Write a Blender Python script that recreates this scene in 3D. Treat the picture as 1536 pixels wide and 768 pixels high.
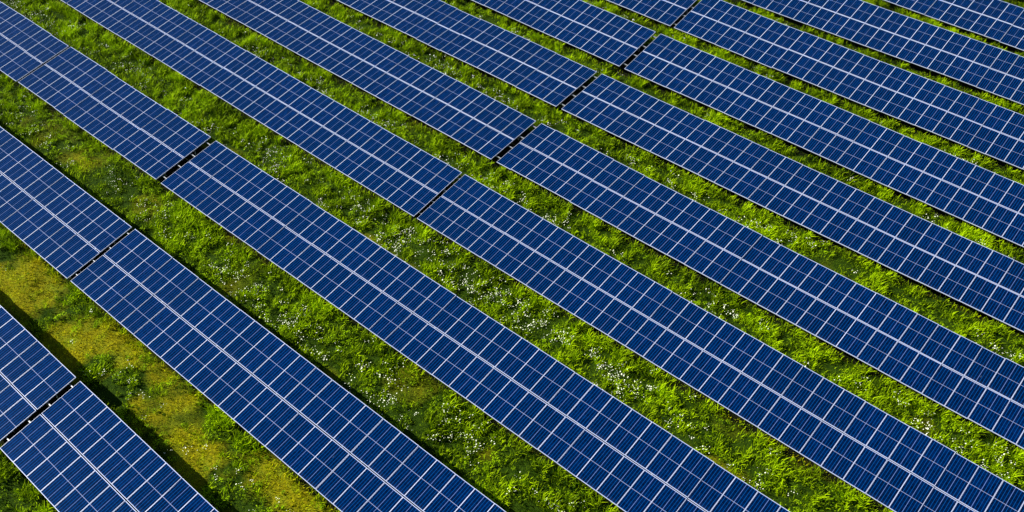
import bpy, math
import numpy as np
from mathutils import Matrix, Vector
R_ = math.radians
scene = bpy.context.scene
for o in list(bpy.data.objects): bpy.data.objects.remove(o)
col = scene.collection

# ---------------------------------------------------------------- camera
H0 = 0.52                                    # clearance of the lower panel edge
CAM = Vector((0.0, 0.98596, 32.74405 + H0))
RM = Matrix(((0.76149534, -0.45338892, 0.46320982),
             (0.64808777, 0.52118129, -0.55529479),
             (0.01034822, 0.72305501, 0.69071294)))
cam_d = bpy.data.cameras.new('camera'); cam = bpy.data.objects.new('camera', cam_d); col.objects.link(cam)
cam.matrix_world = Matrix.Translation(CAM) @ RM.to_4x4()
cam_d.sensor_width = 36.0; cam_d.lens = 1471.4746 / 1536 * 36.0
cam_d.clip_start = 0.5; cam_d.clip_end = 3000
scene.camera = cam
# ---------------------------------------------------------------- light
SUN = Vector((-0.75, -0.375, 0.56)).normalized()
el = math.asin(SUN.z); az = math.atan2(SUN.x, SUN.y)
w = bpy.data.worlds.new('World'); scene.world = w; w.use_nodes = True
nt = w.node_tree; bg = nt.nodes['Background']
sky = nt.nodes.new('ShaderNodeTexSky'); sky.sky_type = 'NISHITA'; sky.sun_disc = False
sky.sun_elevation = el; sky.sun_rotation = az; sky.air_density = 1.0; sky.dust_density = 0.6; sky.ozone_density = 2.5
nt.links.new(sky.outputs[0], bg.inputs[0]); bg.inputs[1].default_value = 0.05
sd = bpy.data.lights.new('sun', 'SUN'); sd.energy = 5.0; sd.angle = R_(0.53); sd.color = (1, 0.955, 0.87)
so = bpy.data.objects.new('sun', sd); col.objects.link(so); so.rotation_euler = SUN.to_track_quat('Z', 'Y').to_euler()
so.location = SUN * 60
scene.view_settings.view_transform = 'Standard'; scene.view_settings.look = 'None'
scene.view_settings.exposure = 0.65; scene.view_settings.gamma = 1.0
scene.render.engine = 'CYCLES'
scene.render.resolution_x = 1024; scene.render.resolution_y = 512

# ---------------------------------------------------------------- helpers
def mat(name):
    m = bpy.data.materials.new(name); m.use_nodes = True
    nt = m.node_tree; b = nt.nodes['Principled BSDF']
    return m, nt, b
class G:
    """tiny node-graph helper"""
    def __init__(s, nt): s.nt = nt
    def n(s, t, **k):
        x = s.nt.nodes.new(t)
        for a, v in k.items(): setattr(x, a, v)
        return x
    def put(s, sock, v):
        if hasattr(v, 'is_output'): s.nt.links.new(v, sock)
        elif v is not None: sock.default_value = v
    def m(s, op, a, b=None, c=None, clamp=False):
        x = s.n('ShaderNodeMath', operation=op); x.use_clamp = clamp
        s.put(x.inputs[0], a); s.put(x.inputs[1], b); s.put(x.inputs[2], c)
        return x.outputs[0]
    def mix(s, f, a, b):
        x = s.n('ShaderNodeMix', data_type='RGBA')
        s.put(x.inputs[0], f); s.put(x.inputs[6], a); s.put(x.inputs[7], b); return x.outputs[2]
    def noise(s, vec, scale, detail=3, rough=.5):
        x = s.n('ShaderNodeTexNoise'); s.put(x.inputs['Vector'], vec); x.inputs['Scale'].default_value = scale
        x.inputs['Detail'].default_value = detail; x.inputs['Roughness'].default_value = rough; return x.outputs[0]
    def rng(s, v, a, b, c=0., d=1.):
        x = s.n('ShaderNodeMapRange'); s.put(x.inputs[0], v)
        for i, q in enumerate((a, b, c, d)): x.inputs[i+1].default_value = q
        return x.outputs[0]
def C4(r, g, b): return (r, g, b, 1)
def box(V, F, x0, x1, y0, y1, z0, z1):
    b = len(V)
    V += [(x, y, z) for z in (z0, z1) for y in (y0, y1) for x in (x0, x1)]
    F += [tuple(b+i for i in f) for f in ((0,2,3,1),(4,5,7,6),(0,1,5,4),(2,6,7,3),(0,4,6,2),(1,3,7,5))]
def mesh(name, V, F, m, smooth=False):
    me = bpy.data.meshes.new(name); me.from_pydata(V, [], F); me.update()
    if m: me.materials.append(m)
    return me
def link(name, data, parent=None, loc=(0,0,0), rot=(0,0,0), scale=(1,1,1)):
    o = bpy.data.objects.new(name, data); col.objects.link(o); o.parent = parent
    o.location = loc; o.rotation_euler = rot; o.scale = scale
    return o

# ---------------------------------------------------------------- materials
PH = 1.905        # panel length (up the slope), pitch across is 1.0
def glass_mat():
    m, nt, b = mat('photovoltaic_glass'); g = G(nt)
    tc = g.n('ShaderNodeTexCoord'); sep = g.n('ShaderNodeSeparateXYZ'); nt.links.new(tc.outputs['Object'], sep.inputs[0])
    X, Y = sep.outputs[0], sep.outputs[1]
    oi = g.n('ShaderNodeObjectInfo'); rnd = oi.outputs['Random']
    def line(v, c, hw, soft=.003):
        return g.rng(g.m('ABSOLUTE', g.m('SUBTRACT', v, c)), hw, hw+soft, 1, 0)
    def stripes(v, n, hw):
        fr = g.m('FRACT', g.m('ADD', g.m('MULTIPLY', v, n), .5))
        return g.rng(g.m('ABSOLUTE', g.m('SUBTRACT', fr, .5)), hw*n, hw*n+.02, 1, 0)
    bus = stripes(X, 8, .0075)
    rows = stripes(Y, 12/PH*1.0, .0022)
    mid = line(Y, PH/2, .008)
    cen = line(X, .5, .007)
    margin = g.m('MAXIMUM', g.m('MAXIMUM', line(X, 0, .021), line(X, 1, .021)), g.m('MAXIMUM', line(Y, 0, .028), line(Y, PH, .028)))
    # per cell and per panel tone
    cx = g.m('FLOOR', g.m('MULTIPLY', X, 8)); cy = g.m('FLOOR', g.m('MULTIPLY', Y, 12/PH))
    cv = g.n('ShaderNodeCombineXYZ'); g.put(cv.inputs[0], cx); g.put(cv.inputs[1], cy); g.put(cv.inputs[2], g.m('MULTIPLY', rnd, 97.))
    wn = g.n('ShaderNodeTexWhiteNoise', noise_dimensions='3D'); nt.links.new(cv.outputs[0], wn.inputs['Vector'])
    # fine crystalline streaks running up the panel
    sv = g.n('ShaderNodeCombineXYZ'); g.put(sv.inputs[0], g.m('MULTIPLY', X, 34.)); g.put(sv.inputs[1], g.m('MULTIPLY', Y, 3.2)); g.put(sv.inputs[2], g.m('MULTIPLY', rnd, 61.))
    st = g.noise(sv.outputs[0], 1.0, 4, .65)
    tone = g.m('ADD', g.m('MULTIPLY', wn.outputs[0], .35), g.m('MULTIPLY', g.rng(st, .3, .7), .65))
    ca = g.mix(tone, C4(.0001, .0008, .005), C4(.0001, .0160, .092))
    ca = g.mix(g.m('MULTIPLY', rnd, .55), ca, C4(.0001, .0055, .026))
    # dust film near the lower edge and blotchy
    du = g.noise(tc.outputs['Object'], 3.0, 5, .6)
    ca = g.mix(g.m('MULTIPLY', g.rng(du, .58, .8), .03), ca, C4(.20, .24, .30))
    lowd = g.m('MULTIPLY', g.rng(Y, .02, .22, 1, 0), g.rng(g.noise(tc.outputs['Object'], 7.0, 4, .6), .35, .7))
    ca = g.mix(g.m('MULTIPLY', g.m('MULTIPLY', lowd, g.rng(rnd, .2, 1)), .07), ca, C4(.22, .25, .28))
    c = g.mix(g.m('MULTIPLY', bus, .6), ca, C4(.002, .110, .46))
    c = g.mix(g.m('MULTIPLY', rows, .06), c, C4(.15, .25, .5))
    c = g.mix(g.m('MULTIPLY', cen, .5), c, C4(.26, .38, .80))
    c = g.mix(g.m('MULTIPLY', mid, .6), c, C4(.46, .52, .80))
    c = g.mix(g.m('MULTIPLY', margin, .85), c, C4(.36, .44, .76))
    s2 = g.n('ShaderNodeCombineXYZ'); g.put(s2.inputs[0], g.m('MULTIPLY', g.m('ADD', X, g.m('MULTIPLY', Y, .25)), 9.)); g.put(s2.inputs[1], g.m('MULTIPLY', Y, 1.4)); g.put(s2.inputs[2], g.m('MULTIPLY', rnd, 331.))
    sm = g.m('MULTIPLY', g.rng(g.noise(s2.outputs[0], 1.3, 4, .7), .69, .80), g.rng(rnd, .55, .6))
    c = g.mix(g.m('MULTIPLY', sm, .4), c, C4(.35, .45, .65))
    nt.links.new(c, b.inputs['Base Color'])
    b.inputs['Roughness'].default_value = .14; b.inputs['IOR'].default_value = 1.45
    b.inputs['Specular IOR Level'].default_value = .7; b.inputs['Specular Tint'].default_value = C4(.0, .30, 1)
    b.inputs['Coat Weight'].default_value = .0; b.inputs['Coat Roughness'].default_value = .16; b.inputs['Coat IOR'].default_value = 1.35
    return m
def simple(name, c, rough, metal=0, var=.15, scale=4):
    m, nt, b = mat(name); g = G(nt); tc = g.n('ShaderNodeTexCoord')
    nz = g.noise(tc.outputs['Object'], scale, 5, .6)
    nt.links.new(g.mix(g.rng(nz, .3, .75), C4(*[q*(1-var) for q in c]), C4(*[min(1, q*(1+var*.5)) for q in c])), b.inputs['Base Color'])
    b.inputs['Roughness'].default_value = rough; b.inputs['Metallic'].default_value = metal
    return m
M_GLASS = glass_mat()
M_FRAME = simple('silver_anodised_frame', (.66, .72, .92), .38, .1, .08)
M_BACK = simple('white_backsheet', (.7, .7, .7), .6)
M_STEEL = simple('galvanised_steel', (.55, .57, .58), .45, .5, .3, 9)
M_DARK = simple('black_plastic', (.02, .02, .02), .5)

# ---------------------------------------------------------------- rows (surveyed)
D, W, TH, X0 = 6.335004, 3.85098, 0.183915, 15.0
ROWP = [(-1.3466, -.0106, .0021, .0102), (-.4105, -.0039, .0139, -.0076), (.3603, -.0021, .0007, -.0228), (.7203, -.0043, -.0044, -.0459),
        (.5653, -.0019, -.0606, -.0032), (.7245, .0062, -.0704, .0173), (-.0096, .0011, .0002, 0), (-.0924, .008, .0064, .0096),
        (-.0725, .0169, .0106, .0049), (-.7856, .0008, -.0029, -.0012), (-.55, .0008, 0, 0)]
def row_geo(r):
    dy, yaw, dt, k = ROWP[r-1]
    return dict(y0=r*D+dy, yaw=yaw, th=TH+dt, k=1+k)
def to_x(r, s): return X0+(s-X0)*row_geo(r)['k']
def row_y(r, x):
    g = row_geo(r); return g['y0']+g['yaw']*(x-X0)

# ---------------------------------------------------------------- panel meshes
def make_panel_mesh():
    V, F = [], []
    box(V, F, .010, .990, .008, PH-.008, -.004, .0)
    me = mesh('panel', V, F, M_GLASS); me.materials.append(M_BACK)
    for p in me.polygons:
        if p.normal.z < .5: p.material_index = 1
    return me
def make_frame_mesh():
    V, F = [], []; a, b_, c, d = .004, .996, .004, PH-.004; t = .012
    box(V, F, a, a+t, c, d, -.036, .005); box(V, F, b_-t, b_, c, d, -.036, .005)
    box(V, F, a+t, b_-t, c, c+t, -.036, .0047); box(V, F, a+t, b_-t, d-t, d, -.036, .0047)
    return mesh('frame', V, F, M_FRAME)
PANEL, FRAME = make_panel_mesh(), make_frame_mesh()
V, F = [], []
box(V, F, .44, .56, PH/2-.05, PH/2+.05, -.030, -.0045)
JBOX = mesh('junction_box', V, F, M_DARK)
rng = np.random.default_rng(7)
def copy_of(o, name, parent, loc, rot, scale):
    c = o.copy(); col.objects.link(c); c.parent = parent; c.location = loc; c.rotation_euler = rot; c.scale = scale
    return c
proto = {}
def solar_table(r, segs, label, rail_gap=0.0, joint=False):
    """segs: list of (s0, s1, n) runs of columns"""
    g = row_geo(r); k = g['k']
    xa = to_x(r, segs[0][0]); xb = to_x(r, segs[-1][1])
    root = bpy.data.objects.new('solar_table', None); col.objects.link(root)
    root.location = (xa, row_y(r, xa), 0); root.rotation_euler = (0, 0, g['yaw'])
    root['label'] = label; root['category'] = 'solar table'; root['group'] = 'tilted solar tables in parallel rows on the meadow'
    root.empty_display_size = .3
    th = g['th']; cs, sn = math.cos(th), math.sin(th)
    L = xb-xa
    halfW = W*k/2
    sy = halfW/ (PH+.0205)
    for (s0, s1, n) in segs:
        x0 = to_x(r, s0)-xa; x1 = to_x(r, s1)-xa; p = (x1-x0)/n
        # a torque beam keeps groups of columns aligned: sag changes smoothly along the run
        ph = rng.uniform(0, 6.28, 3); step = 0.0; sy_off = 0.0
        for i in range(n):
            if i and rng.random() < .13: step = rng.normal(0, .010); sy_off = rng.normal(0, .012)
            sag = .012*math.sin(i*.35+ph[0])+.008*math.sin(i*.83+ph[1])+step
            for j in (0, 1):
                v = j*(halfW+.012)
                jx, jy, jz = rng.normal(0, .0035), rng.normal(0, .0035), rng.normal(0, .002)
                loc = (x0+i*p, v*cs+sy_off, H0+v*sn+jz+sag+.012)
                rot = (th+jx, jy, rng.normal(0, .0008)); sc = (p, sy*.994, 1)
                if 'panel' not in proto:
                    a = link('panel', PANEL, root, loc, rot, sc); f = link('frame', FRAME, a); jb = link('junction_box', JBOX, a)
                    proto['panel'] = (a, f, jb)
                else:
                    A, Fm, Jb = proto['panel']
                    a = copy_of(A, 'panel', root, loc, rot, sc)
                    f = copy_of(Fm, 'frame', a, (0,0,0), (0,0,0), (1,1,1)); jb = copy_of(Jb, 'junction_box', a, (0,0,0), (0,0,0), (1,1,1))
    # rails (purlins) along the row under the panels, reaching across the gap
    for q in (.11, .37, .62, .90):
        v = q*W*k; V, F = [], []
        e = rng.uniform(-.04, 0)
        box(V, F, -.02, L+(rail_gap+e if rail_gap else .015), -.02, .02, -.13, -.07)
        o = link('rail', mesh('rail', V, F, M_STEEL), root, (0, v*cs, H0+v*sn), (th, 0, 0))
    # rafters and posts
    nb = max(2, int(round(L/3.2))); xs = [.55+(L-1.1)*i/(nb-1) for i in range(nb)]
    V, F = [], []; box(V, F, -.04, .04, .15, W*k-.15, -.24, -.131); raf = mesh('rafter', V, F, M_STEEL)
    for x in xs:
        link('rafter', raf, root, (x, 0, H0), (th, 0, 0))
        for q in (.22, .76):
            v = q*W*k; z = H0+v*sn-.235; V, F = [], []
            box(V, F, -.05, .05, -.004, .004, -.1, z); box(V, F, -.05, -.042, .0045, .05, -.1, z); box(V, F, .042, .05, .0045, .05, -.1, z)
            key = ('post', r, q)
            if key not in proto: proto[key] = mesh('post', V, F, M_STEEL)
            link('post', proto[key], root, (x, v*cs, 0))
    return root

T = [
 (1, [(-45.00, -30.00, 15)], 'solar table at the left edge above the gap nearest the bottom left corner', .30),
 (1, [(-29.70, -14.70, 15)], 'bottom left solar table beside the widest shadow strip, running off the bottom edge', 0),
 (2, [(-57.10, -37.10, 20)], 'solar table at the left edge above its gap, second row from bottom left', .30),
 (2, [(-36.82, -19.50, 17)], 'long solar table below its gap, bordering the yellow mossy aisle', 0),
 (2, [(-19.49, -8.49, 11)], 'solar table at the bottom edge, past the gapless joint of the second row', 0),
 (3, [(-68.24, -55.24, 13)], 'solar table in the very top left corner, ending at a hairline black gap', 0),
 (3, [(-55.03, -41.03, 14)], 'short solar table between a hairline gap and a wide gap near the top left', .40),
 (3, [(-40.59, -14.59, 26)], 'long solar table left of picture centre, with a small edge step at its lower end', 0),
 (3, [(-14.58, 1.42, 16)], 'solar table at the bottom edge, just past the small step, third row from bottom left', 0),
 (4, [(-70.10, -48.10, 22)], 'solar table at the top edge, nearest the left corner, above the small notch', 0),
 (4, [(-48.09, -29.60, 18)], 'solar table between the small notch near the top and the gap left of centre', .22),
 (4, [(-29.37, -24.87, 5), (-24.87, 7.13, 32)], 'longest solar table, from just left of centre down to the bottom right corner', 0),
 (5, [(-59.83, -27.83, 32)], 'solar table above its gap, reaching the top edge, fifth row from bottom left', .34),
 (5, [(-27.45, 6.55, 34)], 'solar table below its gap, reaching the right edge, fifth row from bottom left', 0),
 (6, [(-53.38, -27.38, 26)], 'solar table above its gap, reaching the top edge, sixth row from bottom left', .34),
 (6, [(-27.01, 4.99, 32)], 'solar table below its gap, reaching the right edge, sixth row from bottom left', 0),
 (7, [(-47.85, -27.85, 20)], 'solar table above its gap, reaching the top edge, seventh row from bottom left', .34),
 (7, [(-27.48, 3.52, 31)], 'solar table below its gap, reaching the right edge, seventh row from bottom left', 0),
 (8, [(-41.74, -27.74, 14)], 'small visible end of a solar table at the top edge above the highest gap', .27),
 (8, [(-27.45, -.45, 27)], 'solar table below the highest gap, ending at the upper right edge', 0),
 (9, [(-27.45, -2.45, 25)], 'solar table at the top right, third row in from the top right corner', 0),
 (10, [(-27.45, -4.45, 23)], 'solar table at the top right, second row in from the top right corner', 0),
 (11, [(-25.45, -7.45, 18)], 'sliver of a solar table in the extreme top right corner', 0),
]
for r, segs, label, rg in T: solar_table(r, segs, label, rg)

# ---------------------------------------------------------------- noise fields shared by ground and plants
def vnoise(x, y, sc, seed):
    """value noise, numpy"""
    r = np.random.default_rng(seed); tab = r.random((256, 256))
    x = np.asarray(x)/sc+1000; y = np.asarray(y)/sc+1000
    xi = np.floor(x).astype(int); yi = np.floor(y).astype(int); fx = x-xi; fy = y-yi
    fx = fx*fx*(3-2*fx); fy = fy*fy*(3-2*fy)
    a = tab[xi % 256, yi % 256]; b = tab[(xi+1) % 256, yi % 256]; c = tab[xi % 256, (yi+1) % 256]; d = tab[(xi+1) % 256, (yi+1) % 256]
    return a*(1-fx)*(1-fy)+b*fx*(1-fy)+c*(1-fx)*fy+d*fx*fy
def fbm(x, y, sc, seed, o=3):
    t = 0; a = 1; s = 0
    for i in range(o): t = t+a*vnoise(x, y, sc/2**i, seed+i); s += a; a *= .55
    return t/s
def aisle(x, y):
    """u: 0 just behind the high edge of a row .. 1 at the low edge of the next row; <0 under a table. r: aisle number"""
    u = np.full(x.shape, -1.0); rr = np.zeros(x.shape, int)
    for r in range(0, 12):
        if r == 0: a = row_y(1, x)-D+W
        else: a = row_y(r, x)+W*row_geo(r)['k']*math.cos(row_geo(r)['th'])
        b = row_y(r+1, x) if r < 11 else row_y(11, x)+D
        m = (y >= a) & (y < b); u[m] = ((y-a)/(b-a))[m]; rr[m] = r
    return u, rr
def ground_z(x, y): return .16*(fbm(x, y, 3.2, 11)-.5)+.20*(fbm(x, y, .8, 21, 2)-.5)
def lush(x, y):
    """0 = short yellow moss, 1 = tall lush green"""
    u, r = aisle(x, y)
    n = fbm(x, y, 2.6, 31)
    l = .42+.55*np.clip(u*2.2, 0, 1)+(n-.5)*1.3
    l = np.where(r == 1, .36+(fbm(x, y, 1.5, 37, 4)-.5)*2.3+.5*np.clip(u-.75, 0, 1), l)
    l = np.where(r == 2, .78+(n-.5)*1.3, l)
    l = np.where((r > 5) & (u >= 0), np.clip(l+.35, .45, 1), l)
    l = np.where(u < 0, .5+(n-.5), l)
    return np.clip(l, 0, 1), u, r

# ---------------------------------------------------------------- ground
gx = np.concatenate([np.linspace(-600, -85, 14), np.arange(-80, 18.01, .2), np.linspace(24, 600, 14)])
gy = np.concatenate([np.linspace(-600, -10, 14), np.arange(-4, 82.01, .2), np.linspace(90, 600, 14)])
XX, YY = np.meshgrid(gx, gy, indexing='ij')
ZZ = ground_z(XX, YY)
fade = np.clip(np.minimum(np.minimum(XX+82, 20-XX), np.minimum(YY+6, 84-YY))/4, 0, 1); ZZ = ZZ*fade-.02
nx, ny = XX.shape
co = np.stack([XX, YY, ZZ], -1).reshape(-1, 3)
idx = np.arange(nx*ny).reshape(nx, ny)
fq = np.stack([idx[:-1, :-1], idx[1:, :-1], idx[1:, 1:], idx[:-1, 1:]], -1).reshape(-1, 4)
def np_mesh(name, co, loops, size, m):
    me = bpy.data.meshes.new(name); me.vertices.add(len(co)); me.vertices.foreach_set('co', co.astype(np.float32).ravel())
    nf = len(loops)//size; me.loops.add(len(loops)); me.loops.foreach_set('vertex_index', loops.astype(np.int32))
    me.polygons.add(nf); me.polygons.foreach_set('loop_start', (np.arange(nf)*size).astype(np.int32))
    me.update(calc_edges=True); me.validate(); me.materials.append(m); return me
def attr(me, name, vals):
    a = me.attributes.new(name, 'FLOAT', 'POINT'); a.data.foreach_set('value', np.asarray(vals, np.float32))
def ground_mat():
    m, nt, b = mat('meadow_soil_and_moss'); g = G(nt)
    tc = g.n('ShaderNodeTexCoord'); P = tc.outputs['Object']
    at = g.n('ShaderNodeAttribute'); at.attribute_name = 'lush'; lu = at.outputs['Fac']
    n1 = g.noise(P, 1.3, 6, .65); n2 = g.noise(P, 9, 5, .7); n3 = g.noise(P, 38, 3, .6)
    moss = g.mix(g.rng(n2, .32, .68), C4(.10, .11, .001), C4(.38, .33, .002))
    moss = g.mix(g.rng(n1, .45, .7), moss, C4(.20, .25, .008))
    green = g.mix(g.rng(n2, .3, .7), C4(.008, .022, .0003), C4(.045, .095, .0006))
    c = g.mix(g.rng(lu, .25, .65), moss, green)
    c = g.mix(g.m('MULTIPLY', g.rng(n3, .55, .75), .35), c, C4(.035, .03, .008))
    ab = g.n('ShaderNodeAttribute'); ab.attribute_name = 'painted_shade'
    c = g.mix(ab.outputs['Fac'], c, g.mix(n2, C4(.003, .004, .001), C4(.012, .014, .003)))  # near-black tone under the tables paints their shade into the ground colour
    nt.links.new(c, b.inputs['Base Color']); b.inputs['Roughness'].default_value = .95; b.inputs['Specular IOR Level'].default_value = .1
    bp = g.n('ShaderNodeBump'); bp.inputs['Distance'].default_value = .08; bp.inputs['Strength'].default_value = .9
    hh = g.m('ADD', n2, g.m('MULTIPLY', n3, .5)); nt.links.new(hh, bp.inputs['Height']); nt.links.new(bp.outputs[0], b.inputs['Normal'])
    return m
M_GROUND = ground_mat()
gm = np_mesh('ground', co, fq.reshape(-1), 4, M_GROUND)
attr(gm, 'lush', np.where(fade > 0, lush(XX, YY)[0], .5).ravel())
def painted_shade(x, y): return np.where((aisle(x, y)[0] < 0)*(fade > 0) > 0, 1., 0.)
attr(gm, 'painted_shade', painted_shade(XX, YY).ravel())
gm.polygons.foreach_set('use_smooth', np.ones(len(gm.polygons), bool))
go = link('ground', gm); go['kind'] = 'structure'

# ---------------------------------------------------------------- visible patch test
RN = np.array(RM); CN = np.array(CAM)
def visible(x, y, mg=.06):
    q = np.stack([x, y, np.zeros_like(x)], -1)-CN; q = q@RN
    px = q[:, 0]/-q[:, 2]*1471.47/768; py = q[:, 1]/-q[:, 2]*1471.47/384
    return (abs(px) < 1+mg) & (abs(py) < 1+mg*2)
def scatter(n, seed):
    r = np.random.default_rng(seed); x = r.uniform(-78, 10, n); y = r.uniform(2, 78, n)
    k = visible(x, y); x, y = x[k], y[k]; return x, y, r

def foliage_mat(name, dark, mid, dry, trans=.24):
    m, nt, b = mat(name); g = G(nt)
    at = g.n('ShaderNodeAttribute'); at.attribute_name = 'tone'; t = at.outputs['Fac']
    ad = g.n('ShaderNodeAttribute'); ad.attribute_name = 'dry'; dr = ad.outputs['Fac']
    c = g.mix(t, C4(*dark), C4(*mid)); c = g.mix(dr, c, g.mix(t, C4(*[q*.22 for q in dry]), C4(*dry)))
    nt.links.new(c, b.inputs['Base Color']); b.inputs['Roughness'].default_value = .7; b.inputs['Specular IOR Level'].default_value = .06
    tr = g.n('ShaderNodeBsdfTranslucent'); nt.links.new(c, tr.inputs[0])
    mx = g.n('ShaderNodeMixShader'); mx.inputs[0].default_value = trans
    nt.links.new(b.outputs[0], mx.inputs[1]); nt.links.new(tr.outputs[0], mx.inputs[2])
    nt.links.new(mx.outputs[0], nt.nodes['Material Output'].inputs[0])
    return m
M_GRASS = foliage_mat('grass_blades', (.011, .045, .0002), (.44, .66, .0003), (.74, .66, .003))
M_LEAF = foliage_mat('broad_leaves', (.012, .045, .0002), (.36, .60, .0004), (.42, .38, .003))

def blades(x, y, h, wd, lean, tone, dry, r, name, m):
    """one blade = two quads, bent outwards; x, y, h, ... per blade"""
    n = len(x); a = r.uniform(0, 2*math.pi, n); b = a+r.normal(math.pi/2, .35, n)
    h = np.minimum(h, .46); z = ground_z(x, y)-.03
    lx, ly = np.cos(a)*lean*h, np.sin(a)*lean*h; wx, wy = np.cos(b)*wd/2, np.sin(b)*wd/2
    def st(t, up, s): 
        cx, cy, cz = x+lx*t, y+ly*t, z+h*up
        return np.stack([cx-wx*s, cy-wy*s, cz], -1), np.stack([cx+wx*s, cy+wy*s, cz], -1)
    p = [*st(0, 0, .8), *st(.35, .6, 1), *st(1, .92, .35)]
    co = np.stack(p, 1).reshape(-1, 3); base = np.arange(n)*6
    q = np.stack([base, base+1, base+3, base+2, base+2, base+3, base+5, base+4], -1).reshape(-1)
    me = np_mesh(name, co, q, 4, m); attr(me, 'tone', np.repeat(tone, 6)); attr(me, 'dry', np.repeat(dry, 6))
    return link(name, me)

# tall grass and short grass ---------------------------------------
x, y, r = scatter(2100000, 5)
lu, u, rr = lush(x, y)
cl = fbm(x, y, .50, 51, 2); cl2 = fbm(x, y, .22, 61, 2)
keep = r.random(len(x)) < np.where(u < -.5, np.where(aisle(x, y-.32)[0] > -.5, .6, 0), np.clip(.26+.80*np.clip(.5-lu, 0, 1)+.80*lu*np.clip((cl-.30)*3.2, .1, 1), 0, 1))
x, y, lu, u, rr, cl, cl2 = [q[keep] for q in (x, y, lu, u, rr, cl, cl2)]
n = len(x)
h = (.05+.07*np.clip(.5-lu, 0, 1)*cl2*2+.25*lu*np.clip((cl-.26)*2.6, 0, 1.1)*(.55+.9*cl2))*r.uniform(.6, 1.35, n)
h = h*(1+.9*np.clip((u-.80)*6, 0, 1))+.05*np.clip((u-.85)*8, 0, 1); h = np.where(u < -.5, np.minimum(h, .3), h)
patch = fbm(x, y, 1.7, 71, 3)
tone = np.clip(.15+1.5*np.clip((cl2-.3)*1.6, 0, 1)*.6+.12*(lu<.45)+.8*(cl-.5)+(patch-.5)*1.1+r.normal(0, .22, n), 0, 1)
dry = np.clip((.45-lu)*1.8+r.normal(0, .15, n)+(fbm(x, y, .8, 81, 2)-.58)*1.5, 0, 1)
g1 = blades(x, y, h, r.uniform(.016, .034, n)*(.8+h), r.uniform(.25, .95, n), tone, dry, r, 'grass', M_GRASS)
g1['kind'] = 'stuff'; g1['label'] = 'lush green and yellowish meadow grass growing in the aisles between the panel rows'; g1['category'] = 'grass'

# broad-leaved weeds: bunches of small tilted leaves -----------------
x, y, r = scatter(60000, 6)
lu, u, rr = lush(x, y); c0 = fbm(x, y, 1.1, 91, 2)
keep = (u > -.5) & (r.random(len(x)) < np.clip(lu*1.5-.2, .03, 1)*np.clip((c0-.36)*4, .04, 1))
x, y, lu, c0, u = [q[keep] for q in (x, y, lu, c0, u)]
NL = 26; n = len(x); R0 = r.uniform(.07, .22, n)*(.6+.6*lu); 
cx = np.repeat(x, NL); cy = np.repeat(y, NL); RR = np.repeat(R0, NL); N = n*NL
a = r.uniform(0, 2*math.pi, N); rad = np.sqrt(r.random(N))*RR
hz = (.05+.95*RR*np.sqrt(np.clip(1-(rad/RR)**2*.85, 0, 1)))*r.uniform(.55, 1.1, N)
px, py = cx+np.cos(a)*rad, cy+np.sin(a)*rad; pz = ground_z(px, py)+hz
sz = r.uniform(.022, .055, N); tilt = r.uniform(.1, 1.0, N)
d1 = np.stack([np.cos(a)*np.cos(tilt), np.sin(a)*np.cos(tilt), -np.sin(tilt)*r.choice([-.6, 1], N)], -1)
d2 = np.stack([-np.sin(a), np.cos(a), r.normal(0, .35, N)], -1)
P = np.stack([px, py, pz], -1)
co = np.stack([P-d1*sz[:, None], P-d2*sz[:, None]*.5, P+d1*sz[:, None], P+d2*sz[:, None]*.5], 1).reshape(-1, 3)
me = np_mesh('broadleaf_weeds', co, np.arange(N*4), 4, M_LEAF)
pt = np.repeat(np.clip((c0-.3)*1.6+r.normal(0, .18, n), 0, 1), NL)
attr(me, 'tone', np.repeat(np.clip(pt+r.normal(0, .2, N), 0, 1), 4)); attr(me, 'dry', np.repeat(np.clip(r.normal(-.1, .2, N), 0, 1), 4))
g2 = link('broadleaf_weeds', me); g2['kind'] = 'stuff'; g2['label'] = 'low clumps of broad leaved green weeds among the grass'; g2['category'] = 'weeds'

# white flower heads -------------------------------------------------
x, y, r = scatter(60000, 8)
lu, u, rr = lush(x, y)
dens = {0: .8, 1: .14, 2: 1.1, 3: 1.7, 4: .95, 5: .8, 6: .45, 7: .75, 8: .7, 9: .6}
dn = np.array([dens.get(i, .3) for i in rr])
pat = fbm(x, y, 2.3, 101, 2)*.55+fbm(x, y, .7, 111, 2)*.45
band = np.exp(-((u-.5)/.30)**2)
keep = (u > .1) & (u < .97) & (r.random(len(x)) < dn*band*np.clip((pat-.44)*4.5, .02, 1)*.85)
x, y, u = x[keep], y[keep], u[keep]; n = len(x)
NH = 6; N = n*NH; hh = np.repeat(r.uniform(.14, .32, n), NH)
px = np.repeat(x, NH)+r.normal(0, .11, N); py = np.repeat(y, NH)+r.normal(0, .11, N); pz = ground_z(px, py)+hh+r.normal(0, .03, N)
sz = r.uniform(.009, .024, N)*r.choice([.7, 1, 1.3], N); a = r.uniform(0, 6.28, N); k = 6
ang = np.arange(k)/k*2*math.pi
tx, ty = r.normal(.5, .3, N), r.normal(.2, .3, N)
vx = np.cos(ang[None]+a[:, None])*sz[:, None]; vy = np.sin(ang[None]+a[:, None])*sz[:, None]
co = np.stack([px[:, None]+vx, py[:, None]+vy, pz[:, None]+vx*tx[:, None]+vy*ty[:, None]], -1).reshape(-1, 3)
M_FL = simple('white_petals', (.84, .88, .68), .7, 0, .1)
me = np_mesh('white_flowers', co, np.arange(N*k), k, M_FL)
g3 = link('white_flowers', me); g3['kind'] = 'stuff'; g3['label'] = 'drifts of tiny white wildflowers scattered through the grass aisles'; g3['category'] = 'wildflowers'
print('panels', sum(2*n for t in T for _, _, n in t[1]), 'weed leaves', N, 'verts grass', len(g1.data.vertices))
